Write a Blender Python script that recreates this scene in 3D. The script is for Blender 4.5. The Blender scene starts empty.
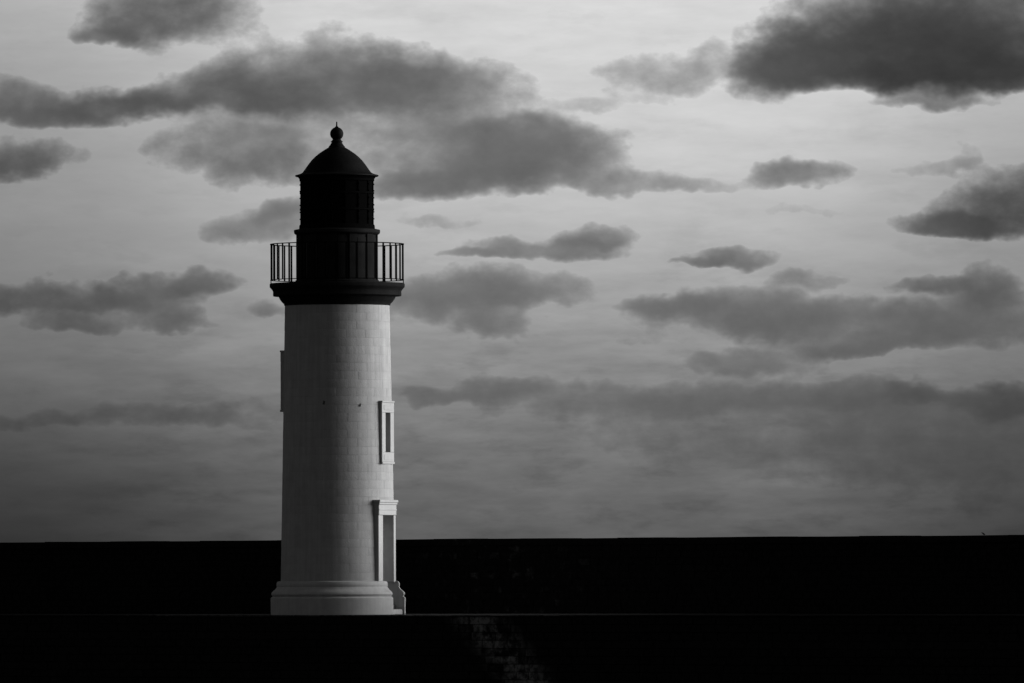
import bpy, bmesh, math, random
from mathutils import Vector, Matrix

random.seed(7)
R = math.radians
SC = bpy.context.scene
COL = SC.collection

# ------------------------------------------------------------------ camera
F_PX = 9300.0            # focal length in pixels of a 1024 px wide picture (about 327 mm)
DIST = 273.0             # camera to lighthouse axis
HOR = 577.0              # picture row of the true horizon (hidden behind the parapet)
ROLL = 0.0035            # the camera was held very slightly off level
CAM_Z = 1.083            # eye height above the pier deck
S = F_PX / DIST          # pixels per metre at the lighthouse
CX = 337.3               # picture column of the lighthouse axis

cam_data = bpy.data.cameras.new('camera')
cam = bpy.data.objects.new('camera', cam_data)
COL.objects.link(cam)
cam.location = (0, 0, CAM_Z)
cam.rotation_euler = (Matrix.Rotation(R(90) + math.atan((HOR - 341.5) / F_PX), 3, 'X') @ Matrix.Rotation(-ROLL, 3, 'Z')).to_euler()
cam_data.sensor_width = 36.0
cam_data.lens = 36.0 * F_PX / 1024.0
cam_data.clip_start = 1.0
cam_data.clip_end = 60000.0
SC.camera = cam

SC.view_settings.view_transform = 'Standard'
SC.view_settings.look = 'None'
SC.view_settings.gamma = 1.0
SC.view_settings.exposure = 1.12
SC.view_settings.use_curve_mapping = False
EXPO = 2 ** 1.12
SC.cycles.use_adaptive_sampling = True
SC.cycles.adaptive_threshold = 0.015
SC.cycles.max_bounces = 4
SC.cycles.diffuse_bounces = 2
SC.cycles.glossy_bounces = 2

# ------------------------------------------------------------------ light: low veiled sun from the right
SUN_AZ, SUN_EL = R(80), R(9)
sun_data = bpy.data.lights.new('sun', 'SUN')
sun_data.energy = 3.2
sun_data.angle = R(40)
sun_data.color = (1, 1, 1)
sun = bpy.data.objects.new('sun', sun_data)
COL.objects.link(sun)
sdir = Vector((math.sin(SUN_AZ) * math.cos(SUN_EL), math.cos(SUN_AZ) * math.cos(SUN_EL), math.sin(SUN_EL)))
sun.rotation_euler = sdir.to_track_quat('Z', 'Y').to_euler()

# ------------------------------------------------------------------ sky (black and white photograph: luminance only)
SKY_STRENGTH = 0.1
world = bpy.data.worlds.new('World')
SC.world = world
world.use_nodes = True
world.cycles.sampling_method = 'MANUAL'
world.cycles.sample_map_resolution = 512
WN = world.node_tree
for n in list(WN.nodes):
    WN.nodes.remove(n)


class NG:
    """tiny helper that writes node maths"""
    def __init__(self, nt):
        self.nt = nt

    def n(self, t, **kw):
        o = self.nt.nodes.new(t)
        for k, v in kw.items():
            setattr(o, k, v)
        return o

    def put(self, sock, v):
        if hasattr(v, 'is_output') or isinstance(v, bpy.types.NodeSocket):
            self.nt.links.new(v, sock)
        else:
            sock.default_value = v

    def m(self, op, a, b=0.0, c=0.0, clamp=False):
        o = self.n('ShaderNodeMath', operation=op, use_clamp=clamp)
        self.put(o.inputs[0], a); self.put(o.inputs[1], b); self.put(o.inputs[2], c)
        return o.outputs[0]

    def v(self, op, a, b=(0, 0, 0)):
        o = self.n('ShaderNodeVectorMath', operation=op)
        self.put(o.inputs[0], a); self.put(o.inputs[1], b)
        return o.outputs['Value'] if op in ('LENGTH', 'DOT_PRODUCT', 'DISTANCE') else o.outputs[0]

    def rng(self, x, a, b, c=0.0, d=1.0, t='SMOOTHSTEP'):
        o = self.n('ShaderNodeMapRange', interpolation_type=t)
        self.put(o.inputs[0], x)
        for i, q in enumerate((a, b, c, d)):
            self.put(o.inputs[1 + i], q)
        return o.outputs[0]

    def mix(self, f, a, b):
        o = self.n('ShaderNodeMix', data_type='FLOAT')
        self.put(o.inputs[0], f); self.put(o.inputs[2], a); self.put(o.inputs[3], b)
        return o.outputs[0]

    def comb(self, x, y, z):
        o = self.n('ShaderNodeCombineXYZ')
        self.put(o.inputs[0], x); self.put(o.inputs[1], y); self.put(o.inputs[2], z)
        return o.outputs[0]

    def sep(self, v):
        o = self.n('ShaderNodeSeparateXYZ')
        self.put(o.inputs[0], v)
        return o.outputs

    def noise(self, vec, scale, detail=4.0, rough=0.55, col=False):
        o = self.n('ShaderNodeTexNoise')
        self.put(o.inputs['Vector'], vec)
        o.inputs['Scale'].default_value = scale
        o.inputs['Detail'].default_value = detail
        o.inputs['Roughness'].default_value = rough
        return o.outputs[1 if col else 0]


def lin(v):
    v /= 255.0
    return v / 12.92 if v < 0.04045 else ((v + 0.055) / 1.055) ** 2.4


g = NG(WN)
sky = g.n('ShaderNodeTexSky', sky_type='NISHITA', sun_disc=False)
sky.sun_elevation = SUN_EL
sky.sun_rotation = SUN_AZ
sky.air_density = 1.0
sky.dust_density = 1.0
bw = g.n('ShaderNodeRGBToBW')
WN.links.new(sky.outputs[0], bw.inputs[0])
K = 1.0 / (SKY_STRENGTH * EXPO)          # picture value -> sky node units
DEG = F_PX * math.pi / 180.0             # picture pixels in one degree

tc = g.n('ShaderNodeTexCoord').outputs['Generated']
dx, dy, dz = g.sep(tc)
az = g.m('MULTIPLY', g.m('ARCTAN2', dx, dy), 180 / math.pi)
el = g.m('MULTIPLY', g.m('ARCSINE', dz), 180 / math.pi)
stretched = g.v('MULTIPLY', tc, (1.0, 1.0, 1.4))
# murky stratus low over the sea thins out upwards
curve = g.n('ShaderNodeFloatCurve')
cv = curve.mapping.curves[0]
pts = [(0.0, 0.31), (0.1, 0.33), (0.24, 0.42), (0.38, 0.58), (0.58, 0.85), (0.8, 0.98), (1.0, 1.0)]
cv.points[0].location = pts[0]
cv.points[1].location = pts[-1]
for p in pts[1:-1]:
    cv.points.new(*p)
curve.mapping.update()
g.put(curve.inputs[1], g.rng(el, 0.0, 4.4, 0, 1, 'LINEAR'))
haze_n = g.noise(g.v('MULTIPLY', tc, (1.0, 1.0, 4.5)), 75, 5, 0.6)
wisp_n = g.noise(g.v('MULTIPLY', tc, (1.0, 1.0, 3.0)), 130, 5, 0.62)
L = g.m('MULTIPLY', g.m('MULTIPLY', bw.outputs[0], curve.outputs[0]), g.mix(g.rng(el, 0.9, 2.3, 1.0, 0.36), 1.0, g.m('MULTIPLY', g.rng(haze_n, 0.25, 0.75, 0.74, 1.24, 'LINEAR'), g.rng(wisp_n, 0.48, 0.74, 1.02, 0.80))))

# turbulence shared by every cloud
warp1 = g.noise(stretched, 95, 3, 0.5, True)
warp2 = g.noise(stretched, 230, 3, 0.55, True)
fine = g.noise(stretched, 430, 4, 0.55)
mid = g.noise(stretched, 150, 5, 0.58)
plain = g.comb(az, el, el)
wv = g.v('ADD', g.v('MULTIPLY', g.v('SUBTRACT', warp1, (0.5, 0.5, 0.5)), (0.5, 0.2, 0.0)),
         g.v('MULTIPLY', g.v('SUBTRACT', warp2, (0.5, 0.5, 0.5)), (0.22, 0.17, 0.0)))
wx, wy, _ = g.sep(wv)
pos = g.comb(g.m('ADD', az, wx), g.m('ADD', el, wy), g.m('ADD', el, wy))
ragged = g.m('ADD', g.m('MULTIPLY', g.m('SUBTRACT', mid, 0.5), 0.95), g.m('MULTIPLY', g.m('SUBTRACT', fine, 0.5), 0.55))
belly = g.rng(mid, 0.25, 0.75, 1.18, 0.84, 'LINEAR')

# (column, row, half width, rise above, drop below, grey, softness, opacity) of each cloud and side darkening in degrees of sky once converted
CLOUDS_AND_VIGNETTE = [
    # lens vignetting put into the sky: broad soft darkening at the two sides
    (-90, 560, 480, 330, 200, 34, 0.95, 0.82), (1120, 560, 360, 260, 200, 46, 0.95, 0.72),
    (-60, 200, 430, 420, 340, 108, 0.95, 0.6), (1160, 250, 400, 340, 320, 96, 0.95, 0.5),
    # low banks near the horizon
    (780, 420, 290, 44, 60, 98, 0.2, 0.5), (975, 440, 190, 46, 70, 76, 0.6, 0.5),
    (850, 396, 85, 16, 15, 96, 0.4, 0.6), (1005, 404, 62, 18, 13, 66, 0.4, 0.9), (915, 396, 36, 10, 9, 80, 0.5, 0.8),
    (625, 402, 115, 18, 16, 104, 0.5, 0.5), (760, 398, 120, 18, 16, 102, 0.5, 0.5),
    (492, 390, 50, 17, 15, 104, 0.4, 0.8), (430, 397, 38, 9, 8, 108, 0.6, 0.7),
    (140, 415, 120, 16, 15, 80, 0.5, 0.4), (270, 414, 120, 18, 17, 88, 0.6, 0.36), (25, 420, 50, 11, 10, 70, 0.6, 0.34),
    
    # middle rows
    (742, 362, 68, 14, 14, 110, 0.4, 1.0), (640, 340, 60, 9, 9, 122, 0.7, 0.3),
    (745, 316, 120, 28, 18, 110, 0.4, 0.9), (850, 326, 130, 26, 26, 102, 0.4, 0.92), (975, 325, 95, 27, 22, 98, 0.4, 0.92),
    (675, 308, 52, 12, 10, 110, 0.5, 0.8), (880, 350, 80, 12, 10, 98, 0.6, 0.8),
    (815, 281, 42, 10, 9, 120, 0.6, 0.55), (925, 288, 36, 11, 9, 96, 0.45, 0.9), (985, 286, 48, 24, 22, 86, 0.4, 0.92),
    (728, 263, 54, 12, 9, 104, 0.4, 0.9), (700, 268, 34, 6, 5, 112, 0.6, 0.8),
    (440, 302, 75, 24, 28, 112, 0.4, 0.9), (500, 294, 100, 24, 18, 112, 0.4, 0.92), (506, 326, 40, 14, 15, 110, 0.5, 0.85),
    (545, 250, 88, 14, 13, 108, 0.4, 0.9), (598, 236, 46, 13, 10, 112, 0.5, 0.85), (470, 258, 42, 7, 6, 124, 0.6, 0.8),
    (440, 222, 54, 8, 8, 145, 0.7, 0.42), (268, 308, 24, 12, 9, 112, 0.6, 0.8),
    (45, 297, 105, 24, 18, 70, 0.4, 0.92), (160, 300, 58, 22, 24, 92, 0.45, 0.9), (192, 283, 40, 16, 12, 96, 0.45, 0.88),
    (72, 322, 54, 10, 10, 88, 0.5, 0.85), (190, 322, 40, 10, 9, 100, 0.7, 0.7),
    (255, 222, 60, 22, 18, 114, 0.45, 0.88), (280, 205, 40, 14, 12, 122, 0.6, 0.75),
    # upper left group
    (18, 166, 66, 32, 16, 68, 0.4, 0.92), (245, 155, 105, 30, 26, 90, 0.4, 0.92), (430, 188, 90, 20, 15, 102, 0.4, 0.9),
    (470, 158, 120, 48, 34, 98, 0.4, 0.92), (545, 168, 88, 44, 24, 100, 0.4, 0.92), (635, 189, 88, 16, 10, 124, 0.5, 0.7),
    (430, 92, 96, 42, 26, 94, 0.35, 0.94), (325, 84, 108, 50, 36, 78, 0.35, 0.95), (225, 98, 90, 36, 22, 74, 0.35, 0.95),
    (115, 106, 70, 22, 14, 62, 0.35, 0.94), (12, 102, 74, 30, 22, 82, 0.35, 0.94), (60, 118, 60, 12, 10, 92, 0.5, 0.8),
    (172, 14, 92, 44, 34, 60, 0.35, 0.95), (110, 34, 38, 14, 12, 92, 0.5, 0.85),
    # upper right group
    (598, 104, 74, 10, 9, 158, 0.7, 0.4), (655, 78, 58, 24, 20, 124, 0.5, 0.62), (330, 128, 180, 14, 14, 118, 0.5, 0.36), (700, 62, 26, 20, 20, 132, 0.6, 0.45),
    (805, 178, 50, 17, 13, 104, 0.4, 0.9), (735, 188, 60, 9, 7, 146, 0.6, 0.24),
    (940, 172, 46, 11, 9, 134, 0.6, 0.52), (980, 160, 18, 14, 10, 134, 0.6, 0.45), (800, 214, 60, 7, 7, 150, 0.7, 0.3),
    (1015, 216, 86, 46, 22, 38, 0.35, 0.95), (950, 226, 56, 11, 8, 86, 0.45, 0.88),
    (940, 106, 60, 12, 12, 92, 0.5, 0.85), (765, 74, 44, 24, 26, 88, 0.45, 0.9),
    (890, 58, 140, 66, 34, 36, 0.3, 0.97), (800, 60, 60, 34, 30, 60, 0.35, 0.92), (985, 30, 170, 80, 50, 32, 0.3, 0.97), (985, 86, 170, 26, 14, 26, 0.4, 1.3),
]
dens = None
lum = None
for (cx, cy, rx, rt, rb, val, soft, op) in CLOUDS_AND_VIGNETTE:
    broad = soft > 0.9
    c = ((cx - 512) / DEG, (HOR - cy) / DEG, (HOR - cy) / DEG)
    rel = g.v('MULTIPLY', g.v('SUBTRACT', plain if broad else pos, c), (DEG / rx, DEG / rt, -DEG / rb))
    q = g.v('LENGTH', g.v('MAXIMUM', rel, (-1000, 0, 0)))
    cl = lin(val) * K
    if broad:
        L = g.mix(g.rng(g.m('SUBTRACT', 1.12, q), 0.0, soft, 0.0, op), L, cl)
        continue
    w = g.rng(q, 1.42, 0.3, 0.0, op * 1.12)
    up = g.v('DOT_PRODUCT', rel, (0, 1, 0))
    wv_ = g.m('MULTIPLY', w, g.m('MULTIPLY_ADD', up, cl * 0.16, cl))       # bases darker than tops
    dens = w if dens is None else g.m('ADD', dens, w)
    lum = wv_ if lum is None else g.m('ADD', lum, wv_)
D = g.m('MINIMUM', dens, 2.1)
tau = g.m('MULTIPLY', g.m('MAXIMUM', g.m('SUBTRACT', g.m('ADD', D, ragged), 0.28), 0.0), 2.1)
alpha = g.m('MULTIPLY', g.m('SUBTRACT', 1.0, g.m('EXPONENT', g.m('MULTIPLY', tau, -1.0))), 0.96)
V = g.m('MULTIPLY', g.m('DIVIDE', lum, g.m('MAXIMUM', dens, 0.02)), g.m('MULTIPLY', belly, 0.84))
alpha = g.m('MULTIPLY', alpha, g.rng(dens, 0.02, 0.2, 0.0, 1.0))
L = g.mix(alpha, L, V)

# denser, darker cloud added over the unseen sky to dim the tower's shaded side
big = g.noise(g.v('MULTIPLY', tc, (1, 1, 2.6)), 11.0, 7, 0.6)
cover = g.rng(big, 0.32, 0.50, 0.0, 0.96)
aa = g.m('ABSOLUTE', az)
out = g.m('MAXIMUM', g.rng(aa, 3.6, 12.0), g.rng(el, 4.0, 10.0))
L = g.mix(g.m('MULTIPLY', cover, out), L, lin(54) * K)

bgn = g.n('ShaderNodeBackground')
g.put(bgn.inputs[0], L)
bgn.inputs[1].default_value = SKY_STRENGTH
wo = g.n('ShaderNodeOutputWorld')
WN.links.new(bgn.outputs[0], wo.inputs[0])


# ------------------------------------------------------------------ helpers
def link(name, me, mat, parent=None):
    o = bpy.data.objects.new(name, me)
    COL.objects.link(o)
    if mat is not None and not me.materials:
        me.materials.append(mat)
    if parent is not None:
        o.parent = parent
    return o


def tag(o, label, cat, group=None, kind=None):
    o['label'] = label
    if cat:
        o['category'] = cat
    if group:
        o['group'] = group
    if kind:
        o['kind'] = kind
    return o


def mesh(verts, faces, smooth=None):
    me = bpy.data.meshes.new('m')
    me.from_pydata([tuple(v) for v in verts], [], faces)
    bm = bmesh.new(); bm.from_mesh(me)
    bmesh.ops.recalc_face_normals(bm, faces=bm.faces)
    bm.to_mesh(me); bm.free()
    if smooth is not None:
        me.shade_smooth()
        me.set_sharp_from_angle(angle=R(smooth))
    me.update()
    return me


def lathe(prof, seg=96, a0=0.0, a1=360.0, smooth=32):
    """solid of revolution; profile from bottom to top, (radius, height)"""
    closed = abs(a1 - a0) >= 359.999
    n = seg if closed else seg + 1
    vs, fs = [], []
    for i in range(n):
        a = R(a0 + (a1 - a0) * i / seg)
        for r, z in prof:
            vs.append((r * math.sin(a), -r * math.cos(a), z))
    k = len(prof)
    for i in range(seg):
        j = (i + 1) % n
        for q in range(k - 1):
            fs.append((i * k + q, j * k + q, j * k + q + 1, i * k + q + 1))
    return mesh(vs, fs, smooth)


def box(x0, x1, y0, y1, z0, z1, bev=0.0, mat3=None):
    bm = bmesh.new()
    bmesh.ops.create_cube(bm, size=1.0)
    for v in bm.verts:
        v.co = Vector((x0 + (v.co.x + .5) * (x1 - x0), y0 + (v.co.y + .5) * (y1 - y0), z0 + (v.co.z + .5) * (z1 - z0)))
    if bev:
        bmesh.ops.bevel(bm, geom=list(bm.edges), offset=bev, segments=1, affect='EDGES')
    if mat3 is not None:
        bm.transform(mat3)
    me = bpy.data.meshes.new('m')
    bm.to_mesh(me); bm.free()
    return me


# ------------------------------------------------------------------ materials
def material(name, base, rough=0.6, spec=0.4, var=0.12, scale=6.0, bump=0.0, bscale=40.0, streak=0.0, metal=0.0, rnd=0.0):
    m = bpy.data.materials.new(name)
    m.use_nodes = True
    nt = m.node_tree
    b = nt.nodes['Principled BSDF']
    h = NG(nt)
    p = h.n('ShaderNodeNewGeometry').outputs['Position']
    n1 = h.noise(p, scale, 6, 0.6)
    f = h.rng(n1, 0.25, 0.75, 1 - var, 1 + var, 'LINEAR')
    if streak:
        st = h.noise(h.v('MULTIPLY', p, (9.0, 9.0, 0.55)), 1.0, 5, 0.6)
        f = h.m('MULTIPLY', f, h.rng(st, 0.3, 0.72, 1.0 + streak * .3, 1 - streak, 'LINEAR'))
    if rnd:
        oi = h.n('ShaderNodeObjectInfo').outputs['Random']
        f = h.m('MULTIPLY', f, h.rng(oi, 0, 1, 1 - rnd, 1 + rnd, 'LINEAR'))
    c = h.m('MULTIPLY', f, base)
    h.put(b.inputs['Base Color'], c)
    b.inputs['Roughness'].default_value = rough
    b.inputs['Specular IOR Level'].default_value = spec
    b.inputs['Metallic'].default_value = metal
    if bump:
        bn = h.n('ShaderNodeBump')
        bn.inputs['Strength'].default_value = bump
        bn.inputs['Distance'].default_value = 0.01
        h.put(bn.inputs['Height'], h.noise(p, bscale, 5, 0.6))
        nt.links.new(bn.outputs[0], b.inputs['Normal'])
    return m


M_SHAFT = material('limewashed_stone', 0.31, 0.8, 0.25, 0.10, 3.0, 0.5, 22.0, 0.16, 0, 0.03)
M_JOINT = material('painted_joint', 0.275, 0.85, 0.2, 0.1, 5.0)
M_BASE = material('white_base_paint', 0.33, 0.75, 0.3, 0.10, 4.0, 0.4, 18.0, 0.14)
M_TRIM = material('white_trim_paint', 0.33, 0.7, 0.3, 0.08, 5.0, 0.3, 30.0, 0.08)
M_BLACK = material('black_cornice_paint', 0.01, 0.8, 0.03, 0.35, 3.0, 0.5, 18.0, 0.2)
M_IRON = material('black_iron', 0.003, 0.75, 0.0, 0.2, 8.0)
M_DOME = material('black_dome_metal', 0.0045, 0.65, 0.03, 0.25, 5.0, 0.3, 12.0)
M_PANE = material('blacked_lantern_pane', 0.0025, 0.8, 0.0, 0.1, 3.0)
M_DARK = material('dark_glass', 0.01, 0.25, 0.5, 0.1, 3.0)
M_DOOR = material('grey_door_paint', 0.16, 0.6, 0.3, 0.15, 6.0)
M_REVEAL = material('rendered_reveal', 0.75, 0.85, 0.2, 0.12, 5.0, 0.3, 20.0)
M_SLIT = material('dark_slit_reveal', 0.22, 0.85, 0.1, 0.12, 5.0)
M_HOOK = material('rusty_fixing', 0.07, 0.9, 0.1, 0.3, 20.0)
M_BIRD = material('dark_feather', 0.02, 0.7, 0.2, 0.3, 40.0)

# ------------------------------------------------------------------ pier frame of reference
PA = R(43.0)                                       # the pier runs obliquely, nearer the camera to the right
U = Vector((math.cos(PA), -math.sin(PA), 0))       # along the pier, to the right
N = Vector((-math.sin(PA), -math.cos(PA), 0))      # across it, towards the camera
LH = Vector(((CX - 512) / S, DIST, 0.0))           # foot of the lighthouse
PM = Matrix(((U.x, -N.x, 0, LH.x), (U.y, -N.y, 0, LH.y), (0, 0, 1, 0), (0, 0, 0, 1)))   # local x along, y away from the camera
FRONT, BACK = -3.0, 8.0                           # deck edge and parapet face, measured from the lighthouse axis


def along(px, yl):
    """pier coordinate at which picture column px meets the vertical plane y = yl"""
    k = (px - 512) / F_PX
    o = LH - N * yl
    return (k * o.y - o.x) / (U.x - k * U.y)


def height(row, l, yl):
    w = LH + U * l - N * yl
    return CAM_Z + (HOR - row) * w.y / F_PX


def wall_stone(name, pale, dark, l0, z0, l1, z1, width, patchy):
    """sea-blackened masonry with a band of paler stone"""
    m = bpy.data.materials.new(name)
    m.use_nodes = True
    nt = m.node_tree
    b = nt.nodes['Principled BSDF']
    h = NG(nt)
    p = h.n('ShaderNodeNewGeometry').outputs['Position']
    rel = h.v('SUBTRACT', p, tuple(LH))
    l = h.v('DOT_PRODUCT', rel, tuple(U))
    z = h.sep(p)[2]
    # distance from the paler band, a line in the wall face
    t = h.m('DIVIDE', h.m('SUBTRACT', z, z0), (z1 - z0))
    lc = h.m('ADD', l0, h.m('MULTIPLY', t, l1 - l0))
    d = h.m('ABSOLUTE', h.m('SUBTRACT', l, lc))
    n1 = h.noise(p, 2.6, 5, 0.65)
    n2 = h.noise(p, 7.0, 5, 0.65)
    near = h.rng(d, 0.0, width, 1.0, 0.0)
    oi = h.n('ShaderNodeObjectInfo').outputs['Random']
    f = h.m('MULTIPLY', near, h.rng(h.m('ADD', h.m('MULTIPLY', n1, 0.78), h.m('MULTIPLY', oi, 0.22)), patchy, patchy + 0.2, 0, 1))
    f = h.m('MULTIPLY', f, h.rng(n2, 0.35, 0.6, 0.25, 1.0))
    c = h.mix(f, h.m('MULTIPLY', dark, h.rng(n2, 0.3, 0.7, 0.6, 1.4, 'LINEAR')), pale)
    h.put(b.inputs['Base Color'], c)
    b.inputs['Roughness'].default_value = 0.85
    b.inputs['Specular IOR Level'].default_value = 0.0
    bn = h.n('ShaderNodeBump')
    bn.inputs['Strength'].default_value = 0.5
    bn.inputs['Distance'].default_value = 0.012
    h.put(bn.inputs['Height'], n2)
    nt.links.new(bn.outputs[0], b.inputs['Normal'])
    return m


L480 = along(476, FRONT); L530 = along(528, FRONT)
M_QUAY = wall_stone('quay_stone', 0.17, 0.010, L480, height(617, L480, FRONT), L530, height(683, L530, FRONT), 1.5, 0.38)  # slanting band of paler colour across the wall face
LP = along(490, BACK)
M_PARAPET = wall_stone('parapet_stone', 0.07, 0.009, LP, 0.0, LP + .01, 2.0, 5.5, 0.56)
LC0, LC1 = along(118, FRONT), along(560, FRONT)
M_COPE = wall_stone('pale_coping', 0.07, 0.006, (LC0 + LC1) / 2, 0.0, (LC0 + LC1) / 2 + .01, 1.0, (LC1 - LC0) * .72, 0.25)  # coping colour is paler along one long stretch of the edge
M_CORE = material('mortar_dark', 0.008, 0.9, 0.05, 0.2, 3.0)

# ------------------------------------------------------------------ setting: sea and pier
m = bpy.data.materials.new('sea_water'); m.use_nodes = True
b = m.node_tree.nodes['Principled BSDF']
b.inputs['Base Color'].default_value = (.008, .008, .008, 1)
b.inputs['Roughness'].default_value = 0.18
b.inputs['IOR'].default_value = 1.33
h = NG(m.node_tree)
bn = h.n('ShaderNodeBump'); bn.inputs['Strength'].default_value = 0.8; bn.inputs['Distance'].default_value = 0.4
h.put(bn.inputs['Height'], h.noise(h.n('ShaderNodeNewGeometry').outputs['Position'], 0.5, 6, 0.6))
m.node_tree.links.new(bn.outputs[0], b.inputs['Normal'])
W = 25000.0
sea = link('sea', mesh([(-W, -W, -5), (W, -W, -5), (W, W, -5), (-W, W, -5)], [(0, 1, 2, 3)]), m)
sea['kind'] = 'structure'

L_LEFT, L_RIGHT = -52.0, 62.0
pier = link('pier', box(L_LEFT, L_RIGHT, FRONT + .06, BACK + .75, -7.0, -0.012), M_CORE)
pier.matrix_world = PM
pier['kind'] = 'structure'


def block_mesh(seed, ch=0.06, uneven=0.05):
    """unit masonry block, chamfered face towards -y, a little uneven"""
    rr = random.Random(seed)
    vs = [(-.5, 1, -.5), (.5, 1, -.5), (.5, 1, .5), (-.5, 1, .5), (-.5, .12, -.5), (.5, .12, -.5), (.5, .12, .5), (-.5, .12, .5)]
    for sx, sz in ((-1, -1), (1, -1), (1, 1), (-1, 1)):
        vs.append((sx * (.5 - ch * .5), rr.uniform(0, uneven), sz * (.5 - ch)))
    fs = [(4, 5, 9, 8), (5, 6, 10, 9), (6, 7, 11, 10), (7, 4, 8, 11), (8, 9, 10, 11), (0, 4, 7, 3), (1, 2, 6, 5), (3, 7, 6, 2), (0, 1, 5, 4)]
    return vs, fs


def masonry(parent, mat, yface, z_top, ch_h, rows, mean_len, px0, px1, name, depth=0.14, limit=300):
    """coursed blocks: one object each where the picture shows them, the rest joined"""
    kinds = []
    for k in range(4):
        vs, fs = block_mesh(k + rows)
        me = mesh(vs, fs)
        me.materials.append(mat)
        kinds.append((me, vs, fs))
    la, lb = along(px0, yface), along(px1, yface)
    cand = []
    for r in range(rows):
        z = z_top - (r + .5) * ch_h
        l = L_LEFT - random.uniform(0, mean_len)
        while l < L_RIGHT:
            w = mean_len * random.uniform(.72, 1.28)
            cand.append((l + w / 2, z, w))
            l += w
    mid_l = (la + lb) / 2
    inside = sorted([c for c in cand if la < c[0] < lb], key=lambda c: abs(c[0] - mid_l))[:limit]
    chosen = set(inside)
    V, Fc = [], []
    for c in cand:
        me, vs, fs = random.choice(kinds)
        sc = (c[2] - .014, depth, ch_h - .012)
        dy = random.uniform(-.012, .012)
        if c in chosen:
            o = bpy.data.objects.new(name, me)
            COL.objects.link(o)
            o.parent = parent
            o.location = (c[0], yface + dy - .0, c[1])
            o.scale = sc
        else:
            k = len(V)
            V += [(c[0] + v[0] * sc[0], yface + dy + v[1] * sc[1], c[1] + v[2] * sc[2]) for v in vs]
            Fc += [tuple(i + k for i in f) for f in fs]
    o = link('far_' + name + 's', mesh(V, Fc), mat, parent)
    o['kind'] = 'stuff'


# deck slabs and coping stones along the water's edge
cope = []
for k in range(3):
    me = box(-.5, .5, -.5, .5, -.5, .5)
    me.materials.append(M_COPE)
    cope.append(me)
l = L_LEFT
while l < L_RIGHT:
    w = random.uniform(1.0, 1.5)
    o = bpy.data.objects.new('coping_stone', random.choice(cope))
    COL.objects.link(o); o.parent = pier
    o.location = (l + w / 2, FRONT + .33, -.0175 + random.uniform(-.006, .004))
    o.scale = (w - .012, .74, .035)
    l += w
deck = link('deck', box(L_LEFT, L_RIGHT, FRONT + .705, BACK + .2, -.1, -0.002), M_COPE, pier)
masonry(pier, M_QUAY, FRONT, -.042, .225, 11, .52, 395, 620, 'stone_block')
lowface = link('lower_face', box(L_LEFT, L_RIGHT, FRONT + .01, FRONT + .2, -6.9, -2.53), M_QUAY, pier)

# ------------------------------------------------------------------ parapet wall behind the lighthouse
zt_mid = height(538.6, 0.0, BACK)
para = bpy.data.objects.new('parapet_wall', None)
COL.objects.link(para)
para.matrix_world = PM
tag(para, 'long black masonry parapet wall running behind the white lighthouse', 'wall', kind='thing')
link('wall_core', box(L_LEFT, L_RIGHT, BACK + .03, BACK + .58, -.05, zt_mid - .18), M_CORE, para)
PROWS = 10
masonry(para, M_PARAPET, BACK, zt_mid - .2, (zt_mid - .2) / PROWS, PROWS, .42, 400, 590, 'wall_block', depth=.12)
l = L_LEFT
capm = box(-.5, .5, -.5, .5, -.5, .5)
capm.materials.append(M_PARAPET)
while l < L_RIGHT:
    w = random.uniform(1.4, 2.2)
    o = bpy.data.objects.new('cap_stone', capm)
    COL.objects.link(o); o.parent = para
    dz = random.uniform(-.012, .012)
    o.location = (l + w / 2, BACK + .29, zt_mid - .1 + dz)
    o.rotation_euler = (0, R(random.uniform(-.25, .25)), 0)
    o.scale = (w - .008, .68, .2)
    l += w

# ------------------------------------------------------------------ lighthouse
def zr(row):
    return CAM_Z + (HOR - row + 0.6) / S


def pr(p):
    return [(r / S, zr(row)) for r, row in p]


lh = bpy.data.objects.new('lighthouse', None)
COL.objects.link(lh)
lh.location = LH
tag(lh, 'white round stone lighthouse with black gallery, lantern and domed roof on the pier', 'lighthouse')

PHI = R(66.0)
NRM = Vector((math.sin(PHI), -math.cos(PHI), 0))
TAN = Vector((math.cos(PHI), math.sin(PHI), 0))
# local frame for things set into the shaft: x sideways, y outwards, z up
FR = Matrix(((TAN.x, NRM.x, 0, 0), (TAN.y, NRM.y, 0, 0), (0, 0, 1, 0), (0, 0, 0, 1)))
FL = Matrix.Rotation(R(180), 4, 'Z') @ FR

R_BOT, R_TOP = 57.2 / S, 52.4 / S
Z_BOT, Z_TOP = zr(581), zr(305.5)


def r_shaft(z):
    return R_BOT + (R_TOP - R_BOT) * (z - Z_BOT) / (Z_TOP - Z_BOT)


# ---- base with a slot for the doorway
SL, SR = 0.36, 0.50          # slot edges either side of the door axis
prof = pr([(67.3, 616), (67.5, 598), (66.6, 597), (65.4, 596.4), (66.0, 595.6), (66.8, 594.2), (66.4, 592.4), (65.0, 591),
           (63.2, 589.6), (61.8, 587.8), (61.2, 586.6), (61.6, 585.6), (61.4, 583), (60.6, 581.6), (58.6, 581), (55.0, 580.8)])
prof[0] = (prof[0][0], -.02)
seg = 120
vs, fs = [], []
k = len(prof)
for i in range(seg + 1):
    for r, z in prof:
        a0 = PHI + math.asin(SR / r)
        a1 = PHI + 2 * math.pi - math.asin(SL / r)
        a = a0 + (a1 - a0) * i / seg
        vs.append((r * math.sin(a), -r * math.cos(a), z))
for i in range(seg):
    for q in range(k - 1):
        fs.append((i * k + q, (i + 1) * k + q, (i + 1) * k + q + 1, i * k + q + 1))
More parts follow.
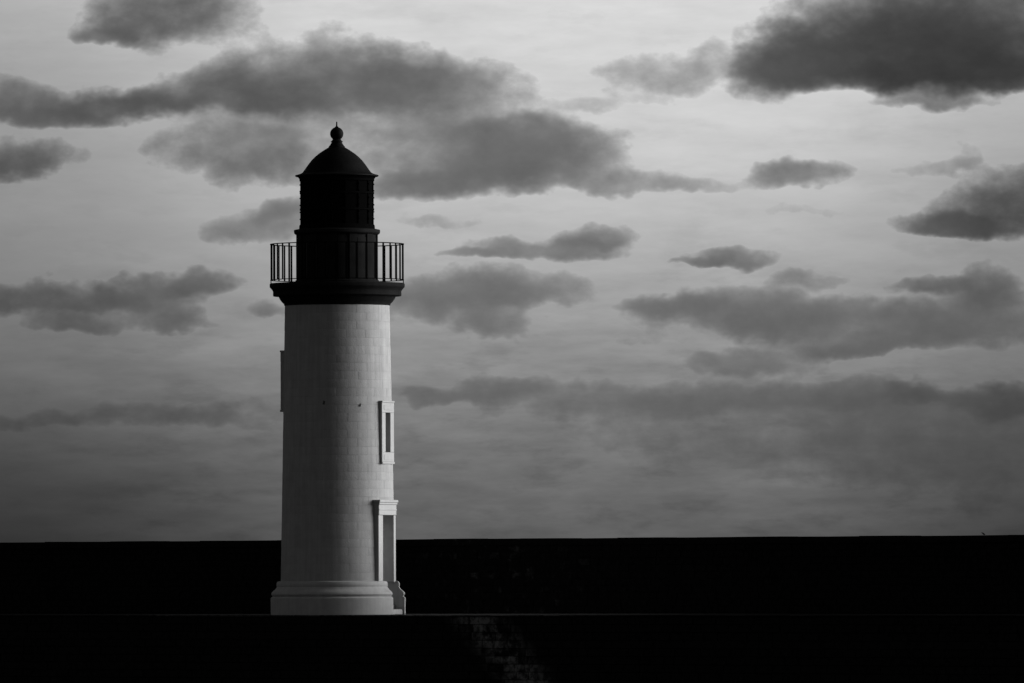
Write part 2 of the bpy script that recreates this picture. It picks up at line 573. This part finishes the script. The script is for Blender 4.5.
for i, s in ((0, SR), (seg, -SL)):          # the two cut faces of the slot
    c = len(vs)
    for z in (-.02, prof[-1][1]):
        p = NRM * 1.05 + TAN * s
        vs.append((p.x, p.y, z))
    fs.append(tuple(i * k + q for q in range(k)) + (c + 1, c))
base_me = mesh(vs, fs, 34)
base = link('base', base_me, M_BASE, lh)
base['label'] = 'white moulded base with the doorway cut through it'

# ---- openings: (phi, z0, z1, half width)
WZ0, WZ1 = zr(464.5), zr(401.5)
OZ0, OZ1 = WZ0 + .3, WZ1 - .3
LZ0, LZ1 = zr(411.5), zr(350.0)
DZ1 = zr(515.5)
CUTS = [(PHI, Z_BOT - .1, DZ1, .37), (PHI, OZ0, OZ1, .2), (PHI - math.pi, LZ0 + .3, LZ1 - .3, .2)]

# shaft core: a tapering drum with the openings left out
ang = sorted({round(R(x), 6) for x in range(-180, 180, 5)} | {round(c[0] + s * math.asin(c[3] / 1.62), 6) for c in CUTS for s in (-1, 1)})
zz = sorted({Z_BOT - .05, Z_TOP + .05} | {c[1] for c in CUTS if c[1] > Z_BOT} | {c[2] for c in CUTS})
vs, fs = [], []
JOINT = 0.0035
for a in ang:
    for z in zz:
        r = r_shaft(z) - JOINT
        vs.append((r * math.sin(a), -r * math.cos(a), z))
k = len(zz)
for i in range(len(ang)):
    j = (i + 1) % len(ang)
    am = (ang[i] + (ang[j] if j else ang[0] + 2 * math.pi)) / 2
    for q in range(k - 1):
        zm = (zz[q] + zz[q + 1]) / 2
        if any(c[1] < zm < c[2] and abs((am - c[0] + math.pi) % (2 * math.pi) - math.pi) < math.asin(c[3] / 1.62) for c in CUTS):
            continue
        fs.append((i * k + q, j * k + q, j * k + q + 1, i * k + q + 1))
shaft = link('shaft', mesh(vs, fs, 40), M_JOINT, lh)

# stones of the shaft: sixteen to a course
NC = 33
CH = (Z_TOP - Z_BOT) / NC
FRAMES = [(PHI, 0.0, zr(500.5), .50), (PHI, WZ0, WZ1, .40), (PHI - math.pi, LZ0, LZ1, .40)]
back_v, back_f = [], []
cnt = 0


def stone(a0, a1, z0, z1):
    """one curved, softly chamfered stone"""
    steps = max(2, int(math.degrees(a1 - a0) / 5))
    vs, fs = [], []
    gz, gs = .0035, .0025
    rows = [(z0 + .0015, -JOINT - .004, 0), (z0 + gz, -.0005, .7), (z0 + gz * 3, 0, 1), (z1 - gz * 3, 0, 1), (z1 - gz, -.0005, .7), (z1 - .0015, -JOINT - .004, 0)]
    cols = [(a0 + .001, -.002), (a0 + gs, -.0005)] + [(a0 + gs * 2 + (a1 - a0 - gs * 4) * i / steps, 0.0) for i in range(steps + 1)] + [(a1 - gs, -.0005), (a1 - .001, -.002)]
    tilt = random.uniform(-.0025, .0025)
    for a, da in cols:
        for z, dr, _ in rows:
            r = r_shaft(z) + min(da, dr) + tilt
            vs.append((r * math.sin(a), -r * math.cos(a), z))
    k = len(rows)
    for i in range(len(cols) - 1):
        for q in range(k - 1):
            fs.append((i * k + q, (i + 1) * k + q, (i + 1) * k + q + 1, i * k + q + 1))
    return vs, fs


for c in range(NC):
    z0, z1 = Z_BOT + c * CH, Z_BOT + (c + 1) * CH
    off = R(22.5) * (0.5 if c % 2 else 0.0) + R(random.uniform(-1.2, 1.2))
    for s in range(16):
        a0 = -math.pi + off + s * R(22.5)
        a1 = a0 + R(22.5)
        pieces = [(a0, a1)]
        zm = (z0 + z1) / 2
        for ph, f0, f1, hw in FRAMES:
            if not f0 < zm < f1:
                continue
            d = math.asin(hw / r_shaft(zm))
            new = []
            for p0, p1 in pieces:
                sh = round((((p0 + p1) / 2) - ph) / (2 * math.pi)) * 2 * math.pi
                b0, b1 = ph - d + sh, ph + d + sh
                if p1 <= b0 or p0 >= b1:
                    new.append((p0, p1))
                    continue
                if p0 < b0 - .03:
                    new.append((p0, b0))
                if p1 > b1 + .03:
                    new.append((b1, p1))
            pieces = new
        for p0, p1 in pieces:
            vs, fs = stone(p0, p1, z0, z1)
            am = ((p0 + p1) / 2 + math.pi) % (2 * math.pi) - math.pi
            if abs(am) < R(99):
                o = link('stone_block', mesh(vs, fs, 50), M_SHAFT, shaft)
                cnt += 1
            else:
                kk = len(back_v)
                back_v += vs
                back_f += [tuple(i + kk for i in f) for f in fs]
o = link('rear_stone_blocks', mesh(back_v, back_f, 50), M_SHAFT, shaft)
o['kind'] = 'stuff'
print('shaft stones', cnt)

# iron fixing holes on the shaft
for px, row, w, hh in ((324.8, 403.5, .03, .11), (361, 406, .005, .09)):
    z = zr(row); r = r_shaft(z)
    a = math.asin((px - CX) / S / r)
    T = Matrix.Translation((r * math.sin(a), -r * math.cos(a), z)) @ Matrix.Rotation(a, 4, 'Z') @ Matrix.Rotation(R(12), 4, 'Y')
    link('wall_hook', box(-w, w, -.022, .02, -hh / 2, hh / 2, .008, T), M_HOOK, lh)


# ---- windows
def window(label, FRM, z0, z1, dface):
    w, o = .42, .165
    back = dface - .30
    y0, y1 = z0 + .345, z1 - .345
    frame = link('window', box(-w, -o, back + .1, dface, y0, y1, .012, FRM), M_TRIM, lh)
    frame['label'] = label
    link('jamb', box(o, w, back + .1, dface, y0, y1, .012, FRM), M_TRIM, frame)
    link('head', box(-w - .001, w + .001, back + .1, dface + .002, y1 - .001, z1 - .05, .012, FRM), M_TRIM, frame)
    link('drip_mould', box(-w - .008, w + .008, back + .1, dface + .018, z1 - .052, z1, .01, FRM), M_TRIM, frame)
    link('sill', box(-w - .001, w + .001, back + .1, dface + .002, z0 + .06, y0 + .001, .012, FRM), M_TRIM, frame)
    link('sill_mould', box(-w - .008, w + .008, back + .1, dface + .018, z0, z0 + .062, .01, FRM), M_TRIM, frame)
    link('lintel_panel', box(-.3, .3, dface - .01, dface + .012, z1 - .27, z1 - .12, .005, FRM), M_TRIM, frame)
    link('apron_panel', box(-.3, .3, dface - .01, dface + .012, z0 + .12, z0 + .27, .005, FRM), M_TRIM, frame)
    # splayed reveal going into the wall, rising sill, black pane at the back
    i0, i1 = back - .35, back + .11
    v = [(-o - .001, i1, y0), (o + .001, i1, y0), (o + .001, i1, y1), (-o - .001, i1, y1),
         (-o - .001, i0, y0 + .17), (o + .001, i0, y0 + .17), (o + .001, i0, y1 - .05), (-o - .001, i0, y1 - .05)]
    me = mesh([FRM @ Vector(p) for p in v], [(0, 1, 5, 4), (1, 2, 6, 5), (2, 3, 7, 6), (3, 0, 4, 7)])
    link('reveal', me, M_SLIT, frame)
    link('pane', box(-.17, .17, i0 - .02, i0 + .012, z0 + .4, z1 - .28, 0, FRM), M_DARK, frame)


window('white framed slit window above the doorway', FR, WZ0, WZ1, 1.632)
window('window frame on the dark side of the shaft seen edge on', FL, LZ0, LZ1, 1.655)

# ---- doorway
DF = 1.632
OW, PL, PR_ = .37, .68, .52
HEAD = DZ1
dr = link('doorway', box(-PL - .01, PR_ + .01, 1.25, DF + .02, HEAD, HEAD + .31, .012, FR), M_TRIM, lh)
dr['label'] = 'white doorway with pilasters and a moulded lintel'
link('cornice', box(-PL - .05, PR_ + .04, 1.25, DF + .07, HEAD + .37, zr(500.3), .012, FR), M_TRIM, dr)
link('cornice_bed', box(-PL - .03, PR_ + .025, 1.25, DF + .045, HEAD + .309, HEAD + .371, .01, FR), M_TRIM, dr)
link('lintel_band', box(-PL - .018, PR_ + .018, 1.25, DF + .03, HEAD + .14, HEAD + .18, .008, FR), M_TRIM, dr)
for x0, x1 in ((-PL, -OW), (OW, PR_)):
    link('pilaster', box(x0, x1, 1.25, DF, Z_BOT - .03, HEAD + .001, .012, FR), M_TRIM, dr)
# inside of the doorway
zi = -.02
v = []
for yv in (1.26, .85):
    v += [(-OW - .0, yv, zi), (OW, yv, zi), (OW, yv, HEAD + .002), (-OW, yv, HEAD + .002)]
link('reveal', mesh([FR @ Vector(p) for p in v], [(1, 2, 6, 5), (2, 3, 7, 6), (3, 0, 4, 7)]), M_REVEAL, dr)
leaf = link('door_leaf', box(-OW, OW, .80, .86, .2, HEAD, .0, FR), M_DOOR, dr)
for z0, z1 in ((.4, 1.35), (1.5, 2.6)):
    link('door_panel', box(-.22, .22, .85, .885, z0, z1, .012, FR), M_DOOR, dr)
st = link('step', box(-SL + .004, SR - .004, .82, 1.86, -.01, .15, .02, FR), M_BASE, dr)
link('step', box(-SL + .006, SR - .006, .82, 1.62, .14, .29, .02, FR), M_BASE, dr)

# ---- gallery cornice
gal = link('gallery', lathe(pr([(50, 306.4), (53.0, 305.6), (53.4, 304.0), (55.4, 302.0), (57.4, 299.4), (58.4, 297.2), (58.6, 296.4), (63.8, 296.2),
                                (64.3, 295.4), (64.2, 291.6), (64.8, 290.4), (66.2, 288.6), (67.4, 287.4), (67.6, 286.6), (67.6, 284.2),
                                (67.0, 283.4), (52, 283.0), (30, 283.0)]), 128), M_BLACK, lh)
gal['label'] = 'black moulded cornice and walkway floor'

# ---- railing of forty bars
RR = 66.2 / S
ZB, ZT = zr(280.0), zr(244.2)


def ring(r, z, hw, hh):
    return lathe([(r - hw, z - hh), (r + hw, z - hh), (r + hw, z + hh), (r - hw, z + hh), (r - hw, z - hh)], 96)


rail = link('railing', ring(RR, ZT, .026, .013), M_IRON, lh)
rail['label'] = 'black iron gallery railing'
link('bottom_rail', ring(RR, ZB, .022, .011), M_IRON, rail)
bar = box(-.024, .024, -.012, .012, 0, ZT - ZB)
post = box(-.025, .025, -.014, .014, 0, ZT - zr(283.2))
bar.materials.append(M_IRON); post.materials.append(M_IRON)
for i in range(40):
    a = R(9 * i)
    is_post = i % 5 == 0
    o = bpy.data.objects.new('post' if is_post else 'baluster', post if is_post else bar)
    COL.objects.link(o); o.parent = rail
    o.location = (RR * math.sin(a), -RR * math.cos(a), zr(283.2) if is_post else ZB)
    o.rotation_euler = (0, 0, a)

# ---- drum under the lantern, with upright stiles
RD = 39.6 / S
drum = link('drum', lathe([(RD, zr(283.2)), (RD, zr(233.5))], 96), M_BLACK, lh)
drum['label'] = 'black panelled drum below the lantern'


def arc_panel(a0, a1, r0, r1, z0, z1, steps=4):
    vs, fs = [], []
    for i in range(steps + 1):
        a = a0 + (a1 - a0) * i / steps
        for r, z in ((r0, z0), (r1, z0), (r1, z1), (r0, z1)):
            vs.append((r * math.sin(a), -r * math.cos(a), z))
    for i in range(steps):
        for q in range(4):
            p = (q + 1) % 4
            fs.append((i * 4 + q, (i + 1) * 4 + q, (i + 1) * 4 + p, i * 4 + p))
    fs += [(0, 1, 2, 3), (steps * 4 + 3, steps * 4 + 2, steps * 4 + 1, steps * 4)]
    return mesh(vs, fs, 30)


stile = arc_panel(R(-6), R(6), RD - .01, RD + .038, zr(283.1), zr(234.0))
panel = arc_panel(R(-7.4), R(7.4), RD - .01, RD + .012, zr(279.5), zr(238.0))
band = None
for i in range(12):
    for nm, me, da in (('stile', stile, 55), ('drum_panel', panel, 70)):
        o = link(nm, me, M_BLACK, drum)
        o.rotation_euler = (0, 0, R(da + 30 * i))
link('drum_footing', lathe(pr([(39, 283.2), (42.0, 283.2), (42.0, 281.0), (41.2, 280.0), (39, 279.8)]), 96), M_BLACK, drum)
link('drum_cap', lathe(pr([(39, 235.2), (41.4, 234.6), (42.4, 233.8), (43.0, 233.0), (43.2, 230.6), (42.8, 229.8), (38.6, 229.0), (34, 228.8)]), 96), M_BLACK, drum)

# ---- lantern: blacked panes between iron bars
RLN = 36.6 / S
lan = link('lantern', lathe([(RLN - .06, zr(229.4)), (RLN - .06, zr(176))], 64), M_IRON, lh)
lan['label'] = 'black lantern room with blacked-out panes'
NP = 16
rows_l = [225.8, 209.4, 193.0, 177.0]
for i in range(NP):
    a = R(360 / NP * i + 4)
    hw = R(360 / NP / 2 - 1.0)
    for q in range(3):
        o = link('lantern_pane', arc_panel(a - hw, a + hw, RLN - .07, RLN - .015, zr(rows_l[q]) + .03, zr(rows_l[q + 1]) - .03, 2), M_PANE, lan)
    am = a + R(180 / NP)
    T = Matrix.Rotation(am, 4, 'Z') @ Matrix.Translation((0, -RLN, 0))
    link('glazing_bar', box(-.022, .022, -.014, .03, zr(226), zr(176.4), 0, T), M_IRON, lan)
for row in rows_l[1:3]:
    link('glazing_ring', ring(RLN, zr(row), .02, .025), M_IRON, lan)
link('lantern_foot', lathe(pr([(35, 229.4), (38.0, 229.2), (37.8, 225.6), (37.2, 224.6), (35, 224.4)]), 64), M_IRON, lan)
link('lantern_head', lathe(pr([(35, 181.4), (37.4, 181.0), (37.6, 178.8), (38.6, 177.6), (39.0, 176.6), (35, 176.4)]), 64), M_IRON, lan)
bolt = box(-.02, .02, -.022, .02, -.02, .02, .006)
bolt.materials.append(M_IRON)
for row in (219, 212, 205, 198, 191, 184.5):
    for i in range(NP):
        am = R(360 / NP * i + 4) + R(180 / NP)
        o = bpy.data.objects.new('bolt_head', bolt)
        COL.objects.link(o); o.parent = lan
        o.location = (RLN * 1.013 * math.sin(am), -RLN * 1.013 * math.cos(am), zr(row))
        o.rotation_euler = (0, 0, am)

# ---- dome, vent ball and spike
dome = link('dome', lathe(pr([(36, 177.2), (40.8, 176.6), (41.8, 176.0), (41.6, 175.0), (39.0, 174.4), (36.0, 173.4), (34.2, 172.2), (31.6, 168.6), (28.8, 164.6),
                              (25.4, 160.2), (21.8, 156.6), (18.2, 153.6), (14.8, 151.2), (11.4, 149.0), (8.6, 147.4)]), 96, smooth=40), M_DOME, lh)
dome['label'] = 'black domed roof with a ball vent and spike'
ball = [(6.7 * math.cos(t), 133.5 - 6.7 * math.sin(t)) for t in [R(-62 + 12.5 * i) for i in range(13)]]
link('collar', lathe(pr([(8.6, 147.6), (8.0, 146.2), (6.6, 144.6), (5.6, 143.0), (5.2, 142.2), (5.9, 141.9), (6.0, 141.0), (5.0, 140.6), (4.4, 139.4), (3.8, 138.8)]), 40), M_DOME, dome)
link('ball_vent', lathe(pr(ball + [(0.9, 126.4)]), 40, smooth=60), M_DOME, dome)
link('spike', lathe(pr([(2.2, 126.9), (1.2, 126.3), (0.75, 125.6), (0.6, 121.6), (0.0, 121.3)]), 16), M_IRON, dome)

# ------------------------------------------------------------------ small bird on the parapet
lb = along(982.8, BACK + .2)
bird = bpy.data.objects.new('bird', None)
bs = [(-.058, .002, .012), (-.035, .022, .02), (-.008, .034, .03), (.018, .03, .042), (.034, .016, .056), (.044, .018, .064), (.054, .014, .068), (.062, .005, .066), (.078, .0008, .064)]
vs, fs = [], []
for i, (x, r, z) in enumerate(bs):
    for q in range(12):
        t = 2 * math.pi * q / 12
        vs.append((-x, r * .85 * math.cos(t), z + r * math.sin(t) * .9))
for i in range(len(bs) - 1):
    for q in range(12):
        fs.append((i * 12 + q, i * 12 + (q + 1) % 12, (i + 1) * 12 + (q + 1) % 12, (i + 1) * 12 + q))
bird_o = link('bird', mesh(vs, fs, 60), M_BIRD)
tag(bird_o, 'tiny dark bird perched on top of the parapet wall at far right', 'bird')
wp = LH + U * lb - N * (BACK + .2)
bird_o.location = (wp.x, wp.y, zt_mid + .005)
bird_o.rotation_euler = (0, 0, R(-20))
bpy.data.objects.remove(bird)
